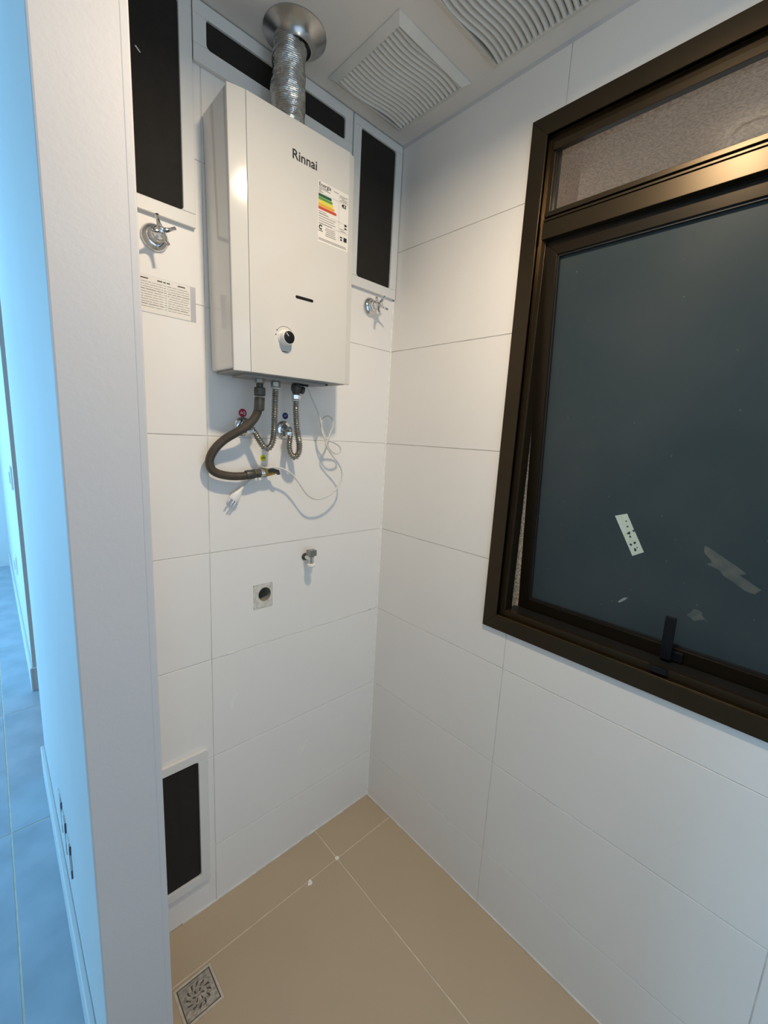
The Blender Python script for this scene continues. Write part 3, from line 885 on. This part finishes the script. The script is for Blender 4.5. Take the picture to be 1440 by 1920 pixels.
# ------------------------------------------------------------------ ceiling grilles
def grille(x0, x1, y0, y1, lab, nsl=17):
    cx, cy = (x0 + x1) / 2, (y0 + y1) / 2
    e = empty('ceiling_grille', (cx, cy, ZC))
    tag(e, lab, 'grille', 'ceiling air grilles')
    a, b = (x1 - x0) / 2, (y1 - y0) / 2
    ins, h = 0.017, 0.013
    ia, ib = a - ins, b - ins
    outer = [(-a, -b), (a, -b), (a, b), (-a, b)]
    innr = [(-ia, -ib), (ia, -ib), (ia, ib), (-ia, ib)]
    for i in range(4):
        j = (i + 1) % 4
        vs = [(*outer[i], -0.0002), (*outer[j], -0.0002), (*outer[j], -0.003), (*outer[i], -0.003),
              (*innr[i], -h), (*innr[j], -h), (*innr[i], -0.0002), (*innr[j], -0.0002)]
        MB().add(vs, [(0, 1, 2, 3), (3, 2, 5, 4), (4, 5, 7, 6), (0, 6, 7, 1), (0, 3, 4, 6), (1, 7, 5, 2)]).build('frame_side', GRILLE, e)
    MB().box((-ia, -ib, -0.0014), (ia, ib, -0.0003)).build('backing', mat('grille_gap_shade', (0.20, 0.19, 0.175), 0.9, var=0.1), e)  # dark sheet, its colour stands in for shade between the slats
    pitch = 2 * ib / nsl
    pts = []
    N = 26
    me = None
    for k in range(nsl):
        y = -ib + pitch * (k + 0.5)
        if me is None:
            vs, fs = [], []
            for i in range(N + 1):
                t = i / N
                u = -ia + 2 * ia * t
                s = 0.0052 * math.sin(2 * math.pi * t) * (1 if True else 0)
                w = pitch * 0.5
                # rounded louvre section, one edge lower than the other
                for (dy, dz) in ((-w * 0.86, -0.0040), (-w * 0.56, -0.0092), (w * 0.0, -0.0124), (w * 0.58, -0.0096), (w * 0.86, -0.0042)):
                    vs.append((u, dy + s, dz))
            for i in range(N):
                for q in range(4):
                    fs.append((i * 5 + q, (i + 1) * 5 + q, (i + 1) * 5 + q + 1, i * 5 + q + 1))
                fs.append((i * 5 + 4, (i + 1) * 5 + 4, (i + 1) * 5, i * 5))
            fs += [(0, 1, 2, 3, 4), tuple(N * 5 + q for q in (4, 3, 2, 1, 0))]
            me = MB().add(vs, fs).mesh('slat', GRILLE, smooth=True)
        link('slat', me, e, loc=(0, y, 0))
    return e
grille(-0.311, -0.057, -0.302, -0.050, 'square slatted ceiling grille nearest the heater')
grille(-0.311, -0.053, -0.620, -0.366, 'square slatted ceiling grille above the window, cut by the top edge')

# ------------------------------------------------------------------ lower wall: angle valve, drain stub
av = empty('angle_valve', (-0.3185, 0, 1.0500))
tag(av, 'small grey angle valve with white cap on the lower tiled wall', 'valve')
MB().lathe([(0.0002, 0.0115), (0.002, 0.0118), (0.004, 0.0090)], (0, 0, 0), (0, -1, 0), 28).build('flange', DARKM, av, smooth=True)
b = MB().lathe([(0, 0.0065), (0.034, 0.0065)], (0, -0.001, 0.0), (0, -1, 0), 18)
b.lathe([(0, 0.0070), (0.004, 0.0078), (0.016, 0.0078), (0.022, 0.0086)], (0.001, -0.035, -0.014), (0, 0, 1), 20)
b.build('valve_body', CHROME, av, smooth=True)
MB().box((-0.012, -0.045, 0.010), (0.014, -0.025, 0.029)).build('handle', mat('grey_metal_knob', (0.30, 0.30, 0.28), 0.35, 0.8, var=0.1), av, bevel=0.002)
MB().lathe([(0, 0.0095), (0.002, 0.0120), (0.007, 0.0122), (0.011, 0.0095), (0.012, 0.005)], (0.001, -0.035, -0.014), (0, 0, -1), 24).build('white_cap', WHITEP, av, smooth=True)

ds = empty('drain_stub', (-0.459, 0, 0.952))
tag(ds, 'open round drain pipe in a rough square cement patch', 'pipe')
cxh, czh, rh = 0.006, 0.004, 0.0195
sq = []
pts_o, pts_i = [], []
N = 40
hw, hh = 0.0296, 0.0365
for i in range(N):
    a = 2 * math.pi * i / N
    ca, sa = math.cos(a), math.sin(a)
    k = min(hw / max(1e-6, abs(ca)), hh / max(1e-6, abs(sa)))
    pts_o.append((ca * k, sa * k))
    pts_i.append((cxh + rh * ca, czh + rh * 1.08 * sa))
vs = [(x, 0.0006 + random.uniform(-.0003, .0003), z) for x, z in pts_o] + [(x, 0.0004, z) for x, z in pts_i] + [(x, 0.070, z) for x, z in pts_i]
fs = [(i, (i + 1) % N, N + (i + 1) % N, N + i) for i in range(N)]
MB().add(vs[:2 * N], fs).build('cement_patch', PUTTY, ds)
fs2 = [(i, (i + 1) % N, N + (i + 1) % N, N + i) for i in range(N)]
MB().add(vs[N:], fs2 + [tuple(N + i for i in range(N))]).build('pipe', PVC, ds, smooth=True)

# ------------------------------------------------------------------ marks on tiles (own shape, small)
def smear(parent, mapf, pts, m, th=0.0004):
    MB().prism(pts, 0.0001, th, mapf).build('putty_smear', m, parent)
random.seed(11)
smear(wall_back, BACK, blob(0.314, 0.375, 0.026, 0.013, -0.9, 16, 0.35), SMEAR)
smear(wall_back, BACK, blob(0.557, 0.8055, 0.016, 0.004, 0.1, 14, 0.35), SMEAR, 0.0012)
for k in range(10):
    u_ = random.uniform(0.03, 0.58)
    smear(wall_back, BACK, blob(u_, 0.8044, random.uniform(.006, .02), 0.0017, 0.0, 8, 0.3), SMEAR, 0.0006)
smear(wall_back, BACK, blob(0.553, 0.655, 0.012, 0.035, 0.2, 14, 0.4), mat('old_tile_stain', (0.90, 0.88, 0.84), 0.7, var=0.06), 0.0003)
smear(floor, FLOOR, blob(0.3663, -0.1450, 0.007, 0.009, 0.3, 12, 0.35), SMEAR, 0.002)
smear(floor, FLOOR, blob(0.2500, -0.1350, 0.006, 0.007, 0.3, 12, 0.35), SMEAR, 0.0015)
sm = MB().prism([(0.0, 0.0), (0.71, 0.0), (0.71, 0.004), (0.0, 0.005)], 0.0, 0.0035, BACK)
sm.build('floor_joint_fillet', GROUT, wall_back)
MB().prism([(0.0, 0.0), (2.2, 0.0), (2.2, 0.003), (0.0, 0.004)], 0.0, 0.003, RIGHT).build('floor_joint_fillet', GROUT, wall_right)
MB().prism([(0.0, 0.0), (-0.0045, 0.0), (-0.0030, -0.0030), (0.0, -0.0045)], 0.0, 1.866, lambda u, v, w: (u, v, w)).build('corner_joint', SMEAR, wall_back)

# ------------------------------------------------------------------ floor drain
fd = empty('floor_drain', (-0.731, -0.1905, 0))
tag(fd, 'square dirty steel floor drain in the niche floor', 'drain')
w = 0.0475
for q in ([(-w, -w), (w, -w), (w - .006, -w + .006), (-w + .006, -w + .006)], [(-w, w), (w, w), (w - .006, w - .006), (-w + .006, w - .006)],
          [(-w, -w), (-w, w), (-w + .006, w - .006), (-w + .006, -w + .006)], [(w, -w), (w, w), (w - .006, w - .006), (w - .006, -w + .006)]):
    MB().prism(q, -0.0010, 0.0006, lambda u, v, w_: (u, v, w_)).build('rim', mat('drain_rim', (0.60, 0.53, 0.43), 0.7, var=0.2, scale=60), fd)
gw = w - 0.0085
NG = 44
bmv, bmf, idx = [], [], {}
def gv_(i, j):
    if (i, j) not in idx:
        idx[(i, j)] = len(bmv)
        x, y = -gw + 2 * gw * i / NG, -gw + 2 * gw * j / NG
        r = math.hypot(x, y)
        bmv.append((x, y, 0.0002 + 0.0006 * math.sin(r * 260) * math.exp(-r * 20)))
    return idx[(i, j)]
for i in range(NG):
    for j in range(NG):
        x, y = -gw + 2 * gw * (i + .5) / NG, -gw + 2 * gw * (j + .5) / NG
        r, a = math.hypot(x, y), math.atan2(y, x)
        hole = False
        for (r0, r1, n_, tw) in ((0.007, 0.015, 6, 20), (0.019, 0.030, 12, 25)):
            if r0 < r < r1 and math.cos(n_ * (a + (r - r0) * tw)) > 0.55:
                hole = True
        if not hole:
            bmf.append((gv_(i, j), gv_(i + 1, j), gv_(i + 1, j + 1), gv_(i, j + 1)))
gr = MB().add(bmv, bmf).build('grate', mat('dirty_steel', (0.52, 0.48, 0.42), 0.42, 0.6, color2=(0.34, 0.31, 0.27), scale=90, bump=0.6, bscale=120), fd)
so = gr.modifiers.new('thickness', 'SOLIDIFY')
so.thickness = 0.0012
MB().box((-w + .004, -w + .004, -0.0011), (w - .004, w - .004, -0.0010)).build('drain_well', mat('drain_dark', (0.09, 0.08, 0.07), 0.9, var=0.2), fd)

# ------------------------------------------------------------------ ceiling lamp (above the frame)
lamp = empty('ceiling_lamp', (LAMP.x, LAMP.y, ZC))
tag(lamp, 'bare light bulb in a white holder on the ceiling', 'lamp')
MB().lathe([(0.0, 0.045), (0.006, 0.045), (0.012, 0.030), (0.024, 0.022), (0.034, 0.022)], (0, 0, -0.0002), (0, 0, -1), 32).build('lamp_holder', WHITEP, lamp, smooth=True)
dz = ZC - LAMP.z
MB().lathe([(0.030, 0.016), (0.038, 0.024), (0.048, 0.030), (dz - 0.012, 0.0325), (dz - 0.003, 0.026)], (0, 0, 0), (0, 0, -1), 32).build('bulb', BULB, lamp, smooth=True)
area_light('ceiling_lamp_light', LAMP, (0.0, 0.0, -1), 0.07, 0.07, 10.2, (1.0, 0.80, 0.57), 'DISK', 174)

# ------------------------------------------------------------------ corridor bits
ob = empty('outlet_box', (-0.94, 0.215, 0.318))
tag(ob, 'torn open electrical box in the blue lit wall above the baseboard', 'outlet')
for k, (y0, y1) in enumerate(((0.04, 0.125), (-0.045, 0.035), (-0.13, -0.05))):
    cyk, ry = (y0 + y1) / 2, (y1 - y0) / 2
    pts = blob(cyk, -0.002 - 0.004 * k, ry, 0.052, 0, 18, 0.10)
    MB().prism(pts, 0.0003, 0.0035, lambda u, v, w: (-w, u, v)).build('plaster_flap', PAINT, ob)
    pts = [(cyk + ry * 0.6, 0.052), (cyk + ry, 0.03), (cyk + ry * 1.04, -0.02), (cyk + ry * 0.8, -0.054), (cyk + ry * 0.92, -0.02), (cyk + ry * 0.88, 0.02)]
    MB().prism(pts, 0.0002, 0.0040, lambda u, v, w: (-w, u - 2 * cyk + 2 * cyk - ry * 1.75, v)).build('opening', HOLE, ob)
for (y, z, lab, cat) in ((1.80, 1.12, 'light switch plate on the far corridor wall', 'switch'), (2.50, 0.47, 'low wall socket plate on the far corridor wall', 'socket')):
    s = empty('wall_switch' if cat == 'switch' else 'wall_socket', (-0.93, y, z))
    tag(s, lab, cat)
    MB().box((-0.009, -0.045, -0.06), (-0.0002, 0.045, 0.06)).build('plate', WHITEP, s, bevel=0.002)
    MB().box((-0.012, -0.020, -0.03), (-0.009, 0.020, 0.03)).build('rocker', mat('switch_grey', (0.45, 0.45, 0.45), 0.4, var=0.05), s, bevel=0.001)
# frame of the daylight window in the next room
w2 = empty('window_2', (-3.4, 2.4, 0.3))
struct(w2, 'large plain window of the next room', 'window')
for (y0, z0, y1, z1) in ((-1.2, 0, -1.15, 1.9), (1.15, 0, 1.2, 1.9), (-0.025, 0.05, 0.025, 1.85), (-1.15, 0, 1.15, 0.05), (-1.15, 1.85, 1.15, 1.9)):
    MB().box((-0.04, y0, z0), (0.0, y1, z1)).build('frame_rail', WHITEP, w2, bevel=0.002)
w3 = empty('fill_window', (-0.95, -2.2, 0.45))  # unseen window, added to hold the rear fill light
struct(w3, 'added window frame around the fill light behind the viewer', 'window')
for (x0, z0, x1, z1) in ((-0.8, 0, -0.75, 1.7), (0.75, 0, 0.8, 1.7), (-0.025, 0.05, 0.025, 1.65), (-0.75, 0, 0.75, 0.05), (-0.75, 1.65, 0.75, 1.7)):
    MB().box((x0, -0.04, z0), (x1, 0.0, z1)).build('frame_rail', WHITEP, w3, bevel=0.002)
